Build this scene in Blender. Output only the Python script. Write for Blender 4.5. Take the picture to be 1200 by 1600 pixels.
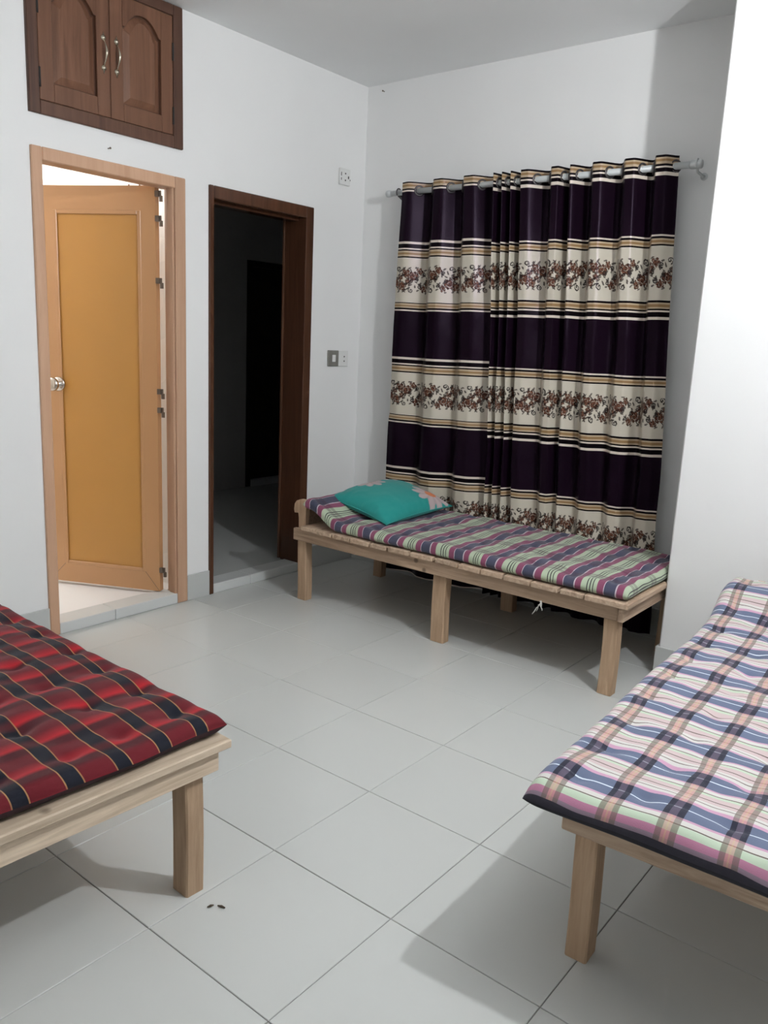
import bpy, bmesh, math, random
import numpy as np
from mathutils import Vector, Matrix, Euler

# ------------------------------------------------------------------ reset
for o in list(bpy.data.objects):
    bpy.data.objects.remove(o, do_unlink=True)
SC = bpy.context.scene
COL = SC.collection
random.seed(7)
RNG = np.random.RandomState(11)

# ------------------------------------------------------------------ camera
cam_d = bpy.data.cameras.new('camera')
cam = bpy.data.objects.new('camera', cam_d)
COL.objects.link(cam)
_r = Vector((0.77966251, 0.62464854, 0.04405205))
_d = Vector((0.16096815, -0.13193573, -0.97810133))
_f = Vector((-0.60515753, 0.76967991, -0.20341386))
M = Matrix.Identity(4)
for i in range(3):
    M[i][0] = _r[i]; M[i][1] = -_d[i]; M[i][2] = -_f[i]
M[0][3], M[1][3], M[2][3] = 3.27711, -3.84720, 1.35022
cam.matrix_world = M
cam_d.sensor_fit = 'VERTICAL'
cam_d.sensor_height = 32.0
cam_d.lens = 1272.5623 * 32.0 / 1600.0
cam_d.clip_start = 0.02
SC.camera = cam

# ------------------------------------------------------------------ world, exposure
w = bpy.data.worlds.new('world'); SC.world = w; w.use_nodes = True
w.node_tree.nodes['Background'].inputs[0].default_value = (0.5, 0.52, 0.55, 1)
w.node_tree.nodes['Background'].inputs[1].default_value = 0.02
SC.view_settings.view_transform = 'Standard'
SC.view_settings.look = 'None'
SC.view_settings.gamma = 1.0
SC.view_settings.use_curve_mapping = False
SC.view_settings.exposure = 0.0
BULB = (3.46, -1.78, 2.33)          # wall bulb of the room
BULB_STRENGTH = 3550.0
BATH_STRENGTH = 200.0

# ------------------------------------------------------------------ materials
def srgb(r, g, b):
    f = lambda c: (c / 255.0 / 12.92) if c / 255.0 <= 0.04045 else ((c / 255.0 + 0.055) / 1.055) ** 2.4
    return (f(r), f(g), f(b), 1.0)

class NT:
    def __init__(self, name):
        self.m = bpy.data.materials.new(name); self.m.use_nodes = True
        self.t = self.m.node_tree; self.b = self.t.nodes['Principled BSDF']
    def n(self, kind, **kw):
        x = self.t.nodes.new(kind)
        for k, v in kw.items(): setattr(x, k, v)
        return x
    def l(self, a, b): self.t.links.new(a, b)
    def math(self, op, a, b=None, clamp=False):
        x = self.n('ShaderNodeMath', operation=op); x.use_clamp = clamp
        for i, v in enumerate((a, b)):
            if v is None: continue
            if isinstance(v, (int, float)): x.inputs[i].default_value = v
            else: self.l(v, x.inputs[i])
        return x.outputs[0]
    def mix(self, fac, a, b, blend='MIX'):
        x = self.n('ShaderNodeMix', data_type='RGBA', blend_type=blend)
        for i, v in ((0, fac), (6, a), (7, b)):
            if isinstance(v, (int, float)): x.inputs[i].default_value = v
            elif isinstance(v, tuple): x.inputs[i].default_value = v
            else: self.l(v, x.inputs[i])
        return x.outputs[2]
    def ramp(self, fac, stops, interp='LINEAR'):
        x = self.n('ShaderNodeValToRGB'); cr = x.color_ramp; cr.interpolation = interp
        while len(cr.elements) > 1: cr.elements.remove(cr.elements[-1])
        cr.elements[0].position = stops[0][0]; cr.elements[0].color = stops[0][1]
        for p, c in stops[1:]:
            e = cr.elements.new(p); e.color = c
        self.l(fac, x.inputs[0])
        return x.outputs[0]
    def noise(self, scale, vec=None, detail=4, rough=0.55, dist=0.0):
        x = self.n('ShaderNodeTexNoise'); x.inputs['Scale'].default_value = scale
        x.inputs['Detail'].default_value = detail; x.inputs['Roughness'].default_value = rough
        x.inputs['Distortion'].default_value = dist
        if vec is not None: self.l(vec, x.inputs['Vector'])
        return x.outputs['Fac']
    def coord(self, which='Object'):
        return self.n('ShaderNodeTexCoord').outputs[which]
    def mapping(self, vec, scale=(1, 1, 1), rot=(0, 0, 0)):
        x = self.n('ShaderNodeMapping'); x.inputs['Scale'].default_value = scale
        x.inputs['Rotation'].default_value = rot; self.l(vec, x.inputs['Vector'])
        return x.outputs[0]
    def bump(self, h, strength=0.2, dist=0.01):
        x = self.n('ShaderNodeBump'); x.inputs['Strength'].default_value = strength
        x.inputs['Distance'].default_value = dist; self.l(h, x.inputs['Height'])
        self.l(x.outputs[0], self.b.inputs['Normal'])
    def set(self, **kw):
        for k, v in kw.items():
            k = k.replace('_', ' ')
            if k not in self.b.inputs: continue
            if hasattr(v, 'is_output') or hasattr(v, 'links'): self.l(v, self.b.inputs[k])
            else: self.b.inputs[k].default_value = v
        return self.m

def mat_plain(name, col, rough=0.5, metal=0.0, var=0.08, scale=12.0, spec=0.5):
    t = NT(name)
    nz = t.noise(scale, t.coord(), 3)
    dark = tuple(c * (1 - var) for c in col[:3]) + (1,)
    lite = tuple(min(1, c * (1 + var)) for c in col[:3]) + (1,)
    t.set(Base_Color=t.ramp(nz, [(0.3, dark), (0.7, lite)]), Roughness=rough, Metallic=metal, Specular_IOR_Level=spec)
    return t.m

def mat_wall(name, col):
    t = NT(name); v = t.coord()
    a = t.noise(1.3, v, 3); b = t.noise(140, v, 2); c = t.noise(9, v, 5)
    base = t.ramp(a, [(0.3, tuple(x * 0.965 for x in col[:3]) + (1,)), (0.7, col)])
    smudge = t.ramp(c, [(0.66, (0, 0, 0, 1)), (0.8, (1, 1, 1, 1))])
    base = t.mix(t.math('MULTIPLY', smudge, 0.10), base, tuple(x * 0.72 for x in col[:3]) + (1,))
    t.set(Base_Color=base, Roughness=0.62, Specular_IOR_Level=0.25)
    t.bump(t.math('ADD', b, t.math('MULTIPLY', c, 2.0)), 0.05, 0.003)
    return t.m

def mat_tile(name, col, rough=0.22):
    t = NT(name); v = t.coord()
    rnd = t.n('ShaderNodeObjectInfo').outputs['Random']
    base = t.mix(rnd, tuple(x * 0.965 for x in col[:3]) + (1,), col)
    nz = t.noise(5, v, 5)
    base = t.mix(t.math('MULTIPLY', t.ramp(nz, [(0.55, (0, 0, 0, 1)), (0.8, (1, 1, 1, 1))]), 0.03), base,
                 tuple(x * 0.8 for x in col[:3]) + (1,))
    t.set(Base_Color=base, Roughness=t.ramp(t.noise(3, v, 2), [(0.3, (rough,) * 3 + (1,)), (0.8, (rough + 0.05,) * 3 + (1,))]),
          Specular_IOR_Level=0.42)
    return t.m

def mat_wood(name, dark, lite, axis=0, knots=True, rough=0.65, scale=1.0):
    t = NT(name)
    oi = t.n('ShaderNodeObjectInfo').outputs['Random']
    v = t.coord()
    add = t.n('ShaderNodeVectorMath', operation='ADD'); t.l(v, add.inputs[0])
    cmb = t.n('ShaderNodeCombineXYZ')
    for i in range(3): t.l(t.math('MULTIPLY', oi, 17.3 + 5 * i), cmb.inputs[i])
    t.l(cmb.outputs[0], add.inputs[1])
    s = [26 * scale, 26 * scale, 26 * scale]; s[axis] = 1.6 * scale
    g = t.mapping(add.outputs[0], tuple(s))
    grain = t.noise(1.6, g, 6, 0.65, 1.1)
    patch = t.noise(4.0 * scale, add.outputs[0], 4)
    col = t.ramp(grain, [(0.32, dark), (0.62, lite)])
    mid = tuple((a + b) / 2 for a, b in zip(dark, lite))
    col = t.mix(t.ramp(patch, [(0.35, (0, 0, 0, 1)), (0.75, (0.8, 0.8, 0.8, 1))]), col, mid)
    tone = t.math('ADD', t.math('MULTIPLY', oi, 0.26), 0.86)
    hs = t.n('ShaderNodeHueSaturation'); t.l(col, hs.inputs['Color']); t.l(tone, hs.inputs['Value'])
    col = hs.outputs[0]
    if knots:
        vo = t.n('ShaderNodeTexVoronoi', feature='F1'); vo.inputs['Scale'].default_value = 7.0
        t.l(add.outputs[0], vo.inputs['Vector'])
        k = t.ramp(vo.outputs['Distance'], [(0.055, (1, 1, 1, 1)), (0.11, (0, 0, 0, 1))])
        col = t.mix(t.math('MULTIPLY', k, 0.75), col, tuple(c * 0.35 for c in dark[:3]) + (1,))
    t.set(Base_Color=col, Roughness=rough, Specular_IOR_Level=0.3)
    t.bump(grain, 0.25, 0.004)
    return t.m

def mat_emit(name, col, strength):
    t = NT(name); t.set(Base_Color=(0.9, 0.9, 0.9, 1), Emission_Color=col, Emission_Strength=strength)
    return t.m

def fabric_finish(t, col, rough=0.8, sheen=0.15, weave=900):
    uv = t.coord('UV')
    b = t.noise(weave, uv, 2)
    t.set(Base_Color=col, Roughness=rough, Specular_IOR_Level=0.2, Sheen_Weight=sheen)
    t.bump(t.math('ADD', b, t.math('MULTIPLY', t.noise(28, uv, 4), 1.3)), 0.3, 0.004)
    return t.m

def uv_period(t, comp, period, offset=0.0):
    sep = t.n('ShaderNodeSeparateXYZ'); t.l(t.coord('UV'), sep.inputs[0])
    x = t.math('ADD', sep.outputs[comp], offset + 50 * period)
    return t.math('FRACT', t.math('DIVIDE', x, period))

def mat_striped_magenta():
    t = NT('striped_cotton')
    green = srgb(176, 190, 164); mag = srgb(132, 72, 98); navy = srgb(70, 72, 92); wht = srgb(196, 186, 192); blk = srgb(54, 48, 56)
    f = uv_period(t, 0, 0.178, 0.02)
    st = [(0.0, green), (0.075, blk), (0.098, green), (0.145, blk), (0.168, green), (0.215, blk), (0.238, green), (0.32, mag),
          (0.47, wht), (0.485, navy), (0.745, wht), (0.775, mag), (0.93, green)]
    c = t.ramp(f, st, 'CONSTANT')
    g = uv_period(t, 1, 0.19, 0.03)
    band = t.ramp(g, [(0.0, (0, 0, 0, 1)), (0.50, (0.42, 0.42, 0.42, 1)), (0.62, (0.1, 0.1, 0.1, 1)), (0.66, (0.42, 0.42, 0.42, 1)), (0.78, (0, 0, 0, 1))], 'CONSTANT')
    c = t.mix(band, c, srgb(74, 52, 62))
    return fabric_finish(t, c)

def mat_red_plaid():
    t = NT('red_plaid_cotton')
    red = srgb(146, 22, 34); deep = srgb(96, 17, 28); dark = srgb(70, 18, 26)
    f = uv_period(t, 0, 0.112, 0.055)
    rs = t.ramp(f, [(0.0, deep), (0.28, deep), (0.5, red), (0.60, srgb(172, 26, 36)), (0.72, dark), (0.88, dark), (1.0, deep)])
    nv = t.ramp(f, [(0.0, srgb(18, 20, 34)), (0.35, srgb(14, 17, 30)), (0.52, srgb(74, 16, 26)), (0.64, srgb(70, 16, 24)), (0.78, srgb(12, 15, 27)), (1.0, srgb(18, 20, 34))])
    g = uv_period(t, 1, 0.107, 0.0272)
    m = t.ramp(g, [(0.0, (0, 0, 0, 1)), (0.44, (1, 1, 1, 1)), (0.77, (0, 0, 0, 1))], 'CONSTANT')
    c = t.mix(m, rs, nv)
    y = t.ramp(g, [(0.0, (0, 0, 0, 1)), (0.425, (1, 1, 1, 1)), (0.452, (0, 0, 0, 1)), (0.76, (1, 1, 1, 1)), (0.787, (0, 0, 0, 1))], 'CONSTANT')
    c = t.mix(t.math('MULTIPLY', y, 0.75), c, srgb(170, 130, 86))
    return fabric_finish(t, c, 0.75, 0.1)

def mat_blue_plaid():
    t = NT('blue_plaid_cotton')
    blue = srgb(94, 104, 128); wht = srgb(202, 200, 195); pink = srgb(192, 150, 174); beige = srgb(196, 177, 177); brn = srgb(96, 82, 76); mint = srgb(184, 200, 178)
    f = uv_period(t, 0, 0.152, 0.028)
    st = [(0.0, blue), (0.17, srgb(208, 218, 228)), (0.195, blue), (0.40, pink), (0.44, wht), (0.525, brn), (0.545, mint), (0.60, beige), (0.70, brn), (0.72, beige),
          (0.79, wht), (0.845, brn), (0.862, wht), (0.93, pink)]
    c = t.ramp(f, st, 'CONSTANT')
    su = t.n('ShaderNodeSeparateXYZ'); t.l(t.coord('UV'), su.inputs[0])
    uend = t.math('SUBTRACT', su.outputs[0], 1.60)
    strip = t.ramp(t.math('DIVIDE', uend, 0.25), [(0.0, wht), ((1.728 - 1.60) / .25, mint), ((1.744 - 1.60) / .25, srgb(178, 122, 148)), ((1.758 - 1.60) / .25, srgb(140, 122, 136)), ((1.766 - 1.60) / .25, srgb(52, 50, 60))], 'CONSTANT')
    c = t.mix(t.math('GREATER_THAN', su.outputs[0], 1.728), c, strip)
    isblue = t.ramp(f, [(0.0, (1, 1, 1, 1)), (0.40, (0, 0, 0, 1))], 'CONSTANT')
    band = t.mix(isblue, srgb(180, 130, 120), srgb(74, 48, 58))
    lines = t.mix(isblue, srgb(108, 96, 86), srgb(30, 30, 46))
    g = uv_period(t, 1, 0.117, 0.1005)
    m1 = t.ramp(g, [(0.0, (0, 0, 0, 1)), (0.34, (1, 1, 1, 1)), (0.44, (0, 0, 0, 1)), (0.56, (1, 1, 1, 1)), (0.66, (0, 0, 0, 1))], 'CONSTANT')
    m2 = t.ramp(g, [(0.0, (0, 0, 0, 1)), (0.44, (1, 1, 1, 1)), (0.56, (0, 0, 0, 1))], 'CONSTANT')
    c = t.mix(t.math('MULTIPLY', m2, 0.85), c, t.mix(0.25, band, c))
    c = t.mix(t.math('MULTIPLY', m1, t.mix(isblue, (0.72, 0.72, 0.72, 1), (0.95, 0.95, 0.95, 1))), c, lines)
    m3 = t.ramp(g, [(0.0, (0, 0, 0, 1)), (0.485, (1, 1, 1, 1)), (0.515, (0, 0, 0, 1))], 'CONSTANT')
    c = t.mix(t.math('MULTIPLY', m3, t.mix(isblue, (0.2, 0.2, 0.2, 1), (0, 0, 0, 1))), c, srgb(196, 190, 120))
    c = t.mix(t.math('GREATER_THAN', su.outputs[0], 1.766), c, srgb(52, 50, 60))
    return fabric_finish(t, c)

def mat_curtain(flip):
    """satin stripes driven by the cloth's own length coordinate (UV y = metres below the top hem)"""
    t = NT('satin_stripe_flipped' if flip else 'satin_stripe')
    pur = srgb(22, 11, 22); blk = srgb(14, 10, 12); wht = srgb(222, 210, 196); crm = srgb(202, 195, 180)
    g1 = srgb(188, 168, 140); g2 = srgb(148, 118, 82)
    P = 0.622
    if not flip:
        seq = [(0.0, wht), (0.006, blk), (0.016, g1), (0.023, g2), (0.032, g1), (0.040, blk), (0.047, crm), (0.284, blk), (0.292, g1), (0.300, g2),
               (0.312, g1), (0.320, blk), (0.328, wht), (0.334, blk), (0.356, wht), (0.368, pur)]
        top = 0.333
        head = [(0.0, blk), (0.009, g1), (0.016, g2), (0.026, g1), (0.036, blk), (0.046, wht), (0.053, blk), (0.070, wht), (0.085, pur)]
    else:
        seq = [(0.0, wht), (0.012, blk), (0.034, wht), (0.040, blk), (0.048, g1), (0.056, g2), (0.068, g1), (0.076, blk), (0.084, crm), (0.321, blk),
               (0.328, g1), (0.336, g2), (0.344, g1), (0.352, blk), (0.362, wht), (0.368, pur)]
        top = 0.308
        head = [(0.0, blk), (0.007, g1), (0.014, g2), (0.024, g1), (0.034, blk), (0.042, wht), (0.050, pur)]
    sep = t.n('ShaderNodeSeparateXYZ'); t.l(t.coord('UV'), sep.inputs[0])
    v = sep.outputs[1]
    f = t.math('FRACT', t.math('DIVIDE', t.math('ADD', v, P - top), P))
    body = t.ramp(f, [(a / P, c) for a, c in seq], 'CONSTANT')
    hd = t.ramp(t.math('DIVIDE', v, 0.2), [(a / 0.2, c) for a, c in head], 'CONSTANT')
    c = t.mix(t.math('GREATER_THAN', v, 0.11), hd, body)
    at = t.n('ShaderNodeAttribute', attribute_name='print_mask')
    sp = t.n('ShaderNodeSeparateColor'); t.l(at.outputs['Color'], sp.inputs[0])
    brown = t.ramp(t.noise(90, t.coord('UV'), 3), [(0.4, srgb(72, 46, 36)), (0.6, srgb(124, 82, 62))])
    c = t.mix(sp.outputs[0], c, brown)
    c = t.mix(sp.outputs[1], c, srgb(34, 27, 26))
    bw_ = t.n('ShaderNodeRGBToBW'); t.l(c, bw_.inputs[0])
    t.set(Base_Color=c, Roughness=0.29, Specular_IOR_Level=t.math('ADD', t.math('MULTIPLY', bw_.outputs[0], 0.6), 0.08), Specular_Tint=srgb(214, 190, 222), Sheen_Weight=0.0, Sheen_Tint=srgb(150, 110, 160))
    uvm = t.mapping(t.coord('UV'), (900, 40, 1))
    t.bump(t.noise(1.0, uvm, 2), 0.12, 0.002)
    return t.m

MAT = {}
MAT['wall'] = mat_wall('wall_paint', srgb(240, 240, 239))
MAT['ceil'] = mat_wall('ceiling_paint', srgb(245, 246, 246))
MAT['tile'] = mat_tile('floor_tile', srgb(200, 202, 199))
MAT['grout'] = mat_plain('grout', srgb(120, 118, 112), 0.9)
MAT['skirt'] = mat_tile('skirting_tile', srgb(196, 198, 196), 0.3)
MAT['sill'] = mat_tile('sill_tile', srgb(212, 214, 212), 0.3)
MAT['bath'] = mat_tile('bath_tile', srgb(236, 234, 230), 0.25)
MAT['bathfloor'] = mat_plain('bath_floor_tile', srgb(240, 238, 236), 0.55, 0, 0.01, 3, 0.2)
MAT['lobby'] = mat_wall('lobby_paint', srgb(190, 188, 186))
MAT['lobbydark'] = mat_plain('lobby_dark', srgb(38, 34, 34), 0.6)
MAT['bedwood'] = mat_wood('raw_pine_board', srgb(132, 108, 88), srgb(186, 160, 136), 0)
MAT['bedwood_y'] = mat_wood('raw_pine_slat', srgb(148, 122, 102), srgb(204, 180, 156), 1)
MAT['legwood'] = mat_wood('raw_pine_leg', srgb(156, 128, 102), srgb(190, 162, 134), 2, False)
MAT['palewood'] = mat_wood('pale_pine_board', srgb(176, 156, 134), srgb(214, 196, 174), 1)
MAT['loft'] = mat_wood('brown_varnished_wood', srgb(92, 62, 46), srgb(122, 86, 66), 2, False, 0.38, 0.6)
MAT['loftdark'] = mat_wood('dark_brown_wood', srgb(74, 50, 40), srgb(98, 70, 56), 2, False, 0.4, 0.6)
MAT['doorframe1'] = mat_wood('beige_frame_wood', srgb(186, 146, 118), srgb(202, 164, 136), 2, False, 0.4, 0.4)
MAT['leafstile'] = mat_plain('tan_door_plastic', srgb(188, 142, 99), 0.28, 0, 0.03, 2)
MAT['leafpanel'] = mat_plain('ochre_door_plastic', srgb(188, 136, 68), 0.30, 0, 0.05, 1.5)
MAT['doorframe2'] = mat_wood('walnut_frame_wood', srgb(62, 39, 28), srgb(86, 56, 40), 2, False, 0.14, 0.5)
MAT['steel'] = mat_plain('steel', srgb(196, 188, 178), 0.22, 1.0, 0.03)
MAT['hinge'] = mat_plain('dark_hinge', srgb(120, 108, 98), 0.45, 0.8, 0.1)
MAT['brass'] = mat_plain('pale_brass', srgb(204, 196, 178), 0.25, 1.0, 0.04)
MAT['rod'] = mat_plain('grey_rod', srgb(200, 204, 204), 0.4, 0.1, 0.04)
MAT['ring'] = mat_plain('grommet_grey', srgb(86, 82, 84), 0.35, 0.7, 0.05)
MAT['plastic'] = mat_plain('white_plastic', srgb(226, 226, 224), 0.35, 0, 0.02)
MAT['greyplastic'] = mat_plain('grey_plastic', srgb(122, 120, 114), 0.4, 0, 0.06, 40)
MAT['hole'] = mat_plain('dark_hole', srgb(40, 38, 36), 0.7)
MAT['thread'] = mat_plain('white_thread', srgb(214, 212, 206), 0.9)
MAT['dirt'] = mat_plain('dirt_bit', srgb(80, 68, 54), 0.9, 0, 0.3, 60)
MAT['tan'] = mat_plain('tan_line', srgb(150, 110, 84), 0.4)

# ------------------------------------------------------------------ mesh helpers
def tag(o, label=None, cat=None, group=None, kind=None):
    if label: o['label'] = label
    if cat: o['category'] = cat
    if group: o['group'] = group
    if kind: o['kind'] = kind
    return o

def obj(name, bm, mat, parent=None, smooth=False):
    me = bpy.data.meshes.new(name)
    bmesh.ops.recalc_face_normals(bm, faces=bm.faces[:])
    bm.to_mesh(me); bm.free()
    for m in (mat if isinstance(mat, (list, tuple)) else [mat]): me.materials.append(m)
    if smooth: me.polygons.foreach_set('use_smooth', [True] * len(me.polygons))
    o = bpy.data.objects.new(name, me); COL.objects.link(o)
    if parent: o.parent = parent
    return o

def empty(name, loc=(0, 0, 0), rz=0.0):
    o = bpy.data.objects.new(name, None); COL.objects.link(o)
    o.location = loc; o.rotation_euler = (0, 0, rz); o.empty_display_size = 0.1
    return o

def box(bm, x0, x1, y0, y1, z0, z1, bev=0.0, mi=0):
    vs = [bm.verts.new((x, y, z)) for x in (x0, x1) for y in (y0, y1) for z in (z0, z1)]
    F = [(0, 1, 3, 2), (4, 6, 7, 5), (0, 4, 5, 1), (2, 3, 7, 6), (0, 2, 6, 4), (1, 5, 7, 3)]
    fs = [bm.faces.new([vs[i] for i in f]) for f in F]
    for f in fs: f.material_index = mi
    if bev > 0:
        es = list({e for f in fs for e in f.edges})
        bmesh.ops.bevel(bm, geom=es, offset=bev, segments=1, affect='EDGES', profile=0.5)
    return vs

def boxbm(*a, **k):
    bm = bmesh.new(); box(bm, *a, **k); return bm

def tube(bm, pts, rad, n=10, caps=True):
    pts = [Vector(p) for p in pts]
    rads = rad if isinstance(rad, (list, tuple)) else [rad] * len(pts)
    rings = []
    prev = None
    for i, p in enumerate(pts):
        t = (pts[min(i + 1, len(pts) - 1)] - pts[max(i - 1, 0)]).normalized()
        if prev is None:
            a = t.orthogonal().normalized()
        else:
            a = (prev - t * prev.dot(t)).normalized()
        prev = a; b = t.cross(a)
        rings.append([bm.verts.new(p + (a * math.cos(2 * math.pi * k / n) + b * math.sin(2 * math.pi * k / n)) * rads[i]) for k in range(n)])
    for i in range(len(rings) - 1):
        for k in range(n):
            bm.faces.new((rings[i][k], rings[i][(k + 1) % n], rings[i + 1][(k + 1) % n], rings[i + 1][k]))
    if caps:
        bm.faces.new(rings[0][::-1]); bm.faces.new(rings[-1])

def lathe(bm, prof, origin, axis, n=20):
    """prof: list of (radius, height along axis)"""
    ax = Vector(axis).normalized(); a = ax.orthogonal().normalized(); b = ax.cross(a); o = Vector(origin)
    rings = []
    for r, h in prof:
        rings.append([bm.verts.new(o + ax * h + (a * math.cos(2 * math.pi * k / n) + b * math.sin(2 * math.pi * k / n)) * max(r, 1e-4)) for k in range(n)])
    for i in range(len(rings) - 1):
        for k in range(n):
            bm.faces.new((rings[i][k], rings[i][(k + 1) % n], rings[i + 1][(k + 1) % n], rings[i + 1][k]))
    bm.faces.new(rings[0][::-1]); bm.faces.new(rings[-1])

def prism(bm, poly, axis, a0, a1):
    """extrude a 2D polygon along an axis ('x': poly is (y,z); 'y': (x,z))"""
    def P(q, a):
        return (a, q[0], q[1]) if axis == 'x' else ((q[0], a, q[1]) if axis == 'y' else (q[0], q[1], a))
    A = [bm.verts.new(P(q, a0)) for q in poly]; B = [bm.verts.new(P(q, a1)) for q in poly]
    bm.faces.new(A); bm.faces.new(B[::-1])
    for i in range(len(poly)):
        j = (i + 1) % len(poly)
        bm.faces.new((A[i], B[i], B[j], A[j]))

def grid_mesh(name, X, Y, Z, U, V, mat, parent=None, color=None, colname='print_mask'):
    """numpy grid (rows, cols) -> smooth mesh with UVs"""
    R, Cn = X.shape
    me = bpy.data.meshes.new(name)
    co = np.stack([X, Y, Z], -1).reshape(-1, 3).astype(np.float32)
    idx = np.arange(R * Cn).reshape(R, Cn)
    q = np.stack([idx[:-1, :-1], idx[:-1, 1:], idx[1:, 1:], idx[1:, :-1]], -1).reshape(-1, 4)
    me.vertices.add(len(co)); me.vertices.foreach_set('co', co.ravel())
    me.loops.add(q.size); me.loops.foreach_set('vertex_index', q.ravel().astype(np.int32))
    me.polygons.add(len(q))
    me.polygons.foreach_set('loop_start', np.arange(0, q.size, 4, dtype=np.int32))
    me.polygons.foreach_set('use_smooth', np.ones(len(q), dtype=bool))
    uvl = me.uv_layers.new(name='UVMap')
    uv = np.stack([U.ravel(), V.ravel()], -1)[q.ravel()].astype(np.float32)
    uvl.data.foreach_set('uv', uv.ravel())
    if color is not None:
        ca = me.color_attributes.new(colname, 'FLOAT_COLOR', 'POINT')
        ca.data.foreach_set('color', color.reshape(-1, 4).astype(np.float32).ravel())
    me.materials.append(mat)
    me.update(calc_edges=True); me.validate()
    o = bpy.data.objects.new(name, me); COL.objects.link(o)
    if parent: o.parent = parent
    return o

def vnoise(x, y, seed=0, scale=1.0):
    """smooth value noise in numpy"""
    r = np.random.RandomState(seed); T = r.rand(64, 64) * 2 - 1
    x = np.asarray(x) * scale; y = np.asarray(y) * scale
    xi = np.floor(x).astype(int); yi = np.floor(y).astype(int); fx = x - xi; fy = y - yi
    fx = fx * fx * (3 - 2 * fx); fy = fy * fy * (3 - 2 * fy)
    g = lambda a, b: T[a % 64, b % 64]
    return (g(xi, yi) * (1 - fx) + g(xi + 1, yi) * fx) * (1 - fy) + (g(xi, yi + 1) * (1 - fx) + g(xi + 1, yi + 1) * fx) * fy

# ------------------------------------------------------------------ the room shell
H = 2.773; XR = 3.56; YF = -4.70; WT = 0.15
PX, PY = 2.178, -0.508                       # pillar corner
D1A, D1B, D1H = -2.0527, -1.2993, 2.0565     # first doorway, outer edges of its frame
D2A, D2B, D2H = -1.1562, -0.4302, 2.0563     # second doorway
CA, CB, CZ = -2.0519, -1.3126, 2.178         # loft cabinet opening

def struct(name, bm, mat, label, cat, smooth=False):
    return tag(obj(name, bm, mat, None, smooth), label, cat, None, 'structure')

bm = bmesh.new()
box(bm, -WT, 0, YF, D1A, 0, H)
box(bm, -WT, 0, D1A, D1B, D1H, CZ)
box(bm, -WT, 0, D1B, D2A, 0, CZ); box(bm, -WT, 0, CB, D2A, CZ, H)
box(bm, -WT, 0, D2A, D2B, D2H, H)
box(bm, -WT, 0, D2B, 0.15, 0, H)
struct('wall_left', bm, MAT['wall'], 'white painted wall with two doorways and the loft cabinet', 'wall')
struct('wall_back', boxbm(0, XR + .15, 0, 0.15, 0, H), MAT['wall'], 'white painted wall behind the striped curtains', 'wall')
struct('wall_pillar', boxbm(PX, XR, PY, 0, 0, H, bev=0.006), MAT['wall'], 'bright white projecting pillar wall at the right edge', 'wall')
struct('wall_right', boxbm(XR, XR + .15, YF, PY, 0, H), MAT['wall'], 'white wall carrying the lamp, outside the picture', 'wall')
struct('wall_front', boxbm(-WT, XR + .15, YF - .15, YF, 0, H), MAT['wall'], 'white wall behind the viewpoint', 'wall')
struct('ceiling', boxbm(-WT, XR + .15, YF - .15, .15, H, H + .12), MAT['ceil'], 'pale grey painted flat ceiling of the room', 'ceiling')

fl = struct('floor', boxbm(-WT, XR, YF, 0, -0.1, -0.0035), MAT['grout'], 'floor of square pale ceramic tiles with thin dark joints', 'floor')
def tile_mesh(w, d):
    b = bmesh.new(); box(b, -w / 2, w / 2, -d / 2, d / 2, -0.008, 0.0)
    top = [e for e in b.edges if all(abs(v.co.z) < 1e-6 for v in e.verts)]
    bmesh.ops.bevel(b, geom=top, offset=0.0012, segments=1, affect='EDGES')
    bmesh.ops.recalc_face_normals(b, faces=b.faces[:])
    me = bpy.data.meshes.new('tile'); b.to_mesh(me); b.free(); me.materials.append(MAT['tile']); return me
TM = {}
JG = 0.0022
xs = [0.0] + [x for x in [2.2647 + .4 * k for k in range(-8, 6)] if 0.02 < x < XR - .02] + [XR]
ys = [YF] + [y for y in [-2.4627 + .4 * k for k in range(-8, 8)] if YF + .02 < y < -.02] + [0.0]
for i in range(len(xs) - 1):
    for j in range(len(ys) - 1):
        if xs[i] > PX + .05 and ys[j] > PY + .02: continue
        wd, dp = round(xs[i + 1] - xs[i] - JG, 4), round(ys[j + 1] - ys[j] - JG, 4)
        if (wd, dp) not in TM: TM[(wd, dp)] = tile_mesh(wd, dp)
        o = bpy.data.objects.new('tile', TM[(wd, dp)]); COL.objects.link(o); o.parent = fl
        o.location = ((xs[i] + xs[i + 1]) / 2, (ys[j] + ys[j + 1]) / 2, random.uniform(-.0004, .0002))

SK = 0.134; ST = 0.011
bm = bmesh.new()
box(bm, 0, ST, YF, D1A, 0, SK, .002); box(bm, 0, ST, D1B, D2A, 0, SK, .002); box(bm, 0, ST, D2B, 0, 0, SK, .002)
struct('baseboard_left', bm, MAT['skirt'], 'grey tile skirting along the doorway wall', 'baseboard')
struct('baseboard_back', boxbm(ST, PX, -ST, 0, 0, SK, bev=.002), MAT['skirt'], 'grey tile skirting below the curtains', 'baseboard')
bm = bmesh.new(); box(bm, PX - ST, XR, PY - ST, PY, 0, SK, .002); box(bm, PX - ST, PX, PY, -ST, 0, SK, .002)
struct('baseboard_pillar', bm, MAT['skirt'], 'grey tile skirting around the pillar foot', 'baseboard')
struct('baseboard_right', boxbm(XR - ST, XR, YF, PY - ST, 0, SK, bev=.002), MAT['skirt'], 'grey tile skirting under the lamp wall', 'baseboard')
struct('baseboard_front', boxbm(ST, XR - ST, YF, YF + ST, 0, SK, bev=.002), MAT['skirt'], 'grey tile skirting behind the viewpoint', 'baseboard')

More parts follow.
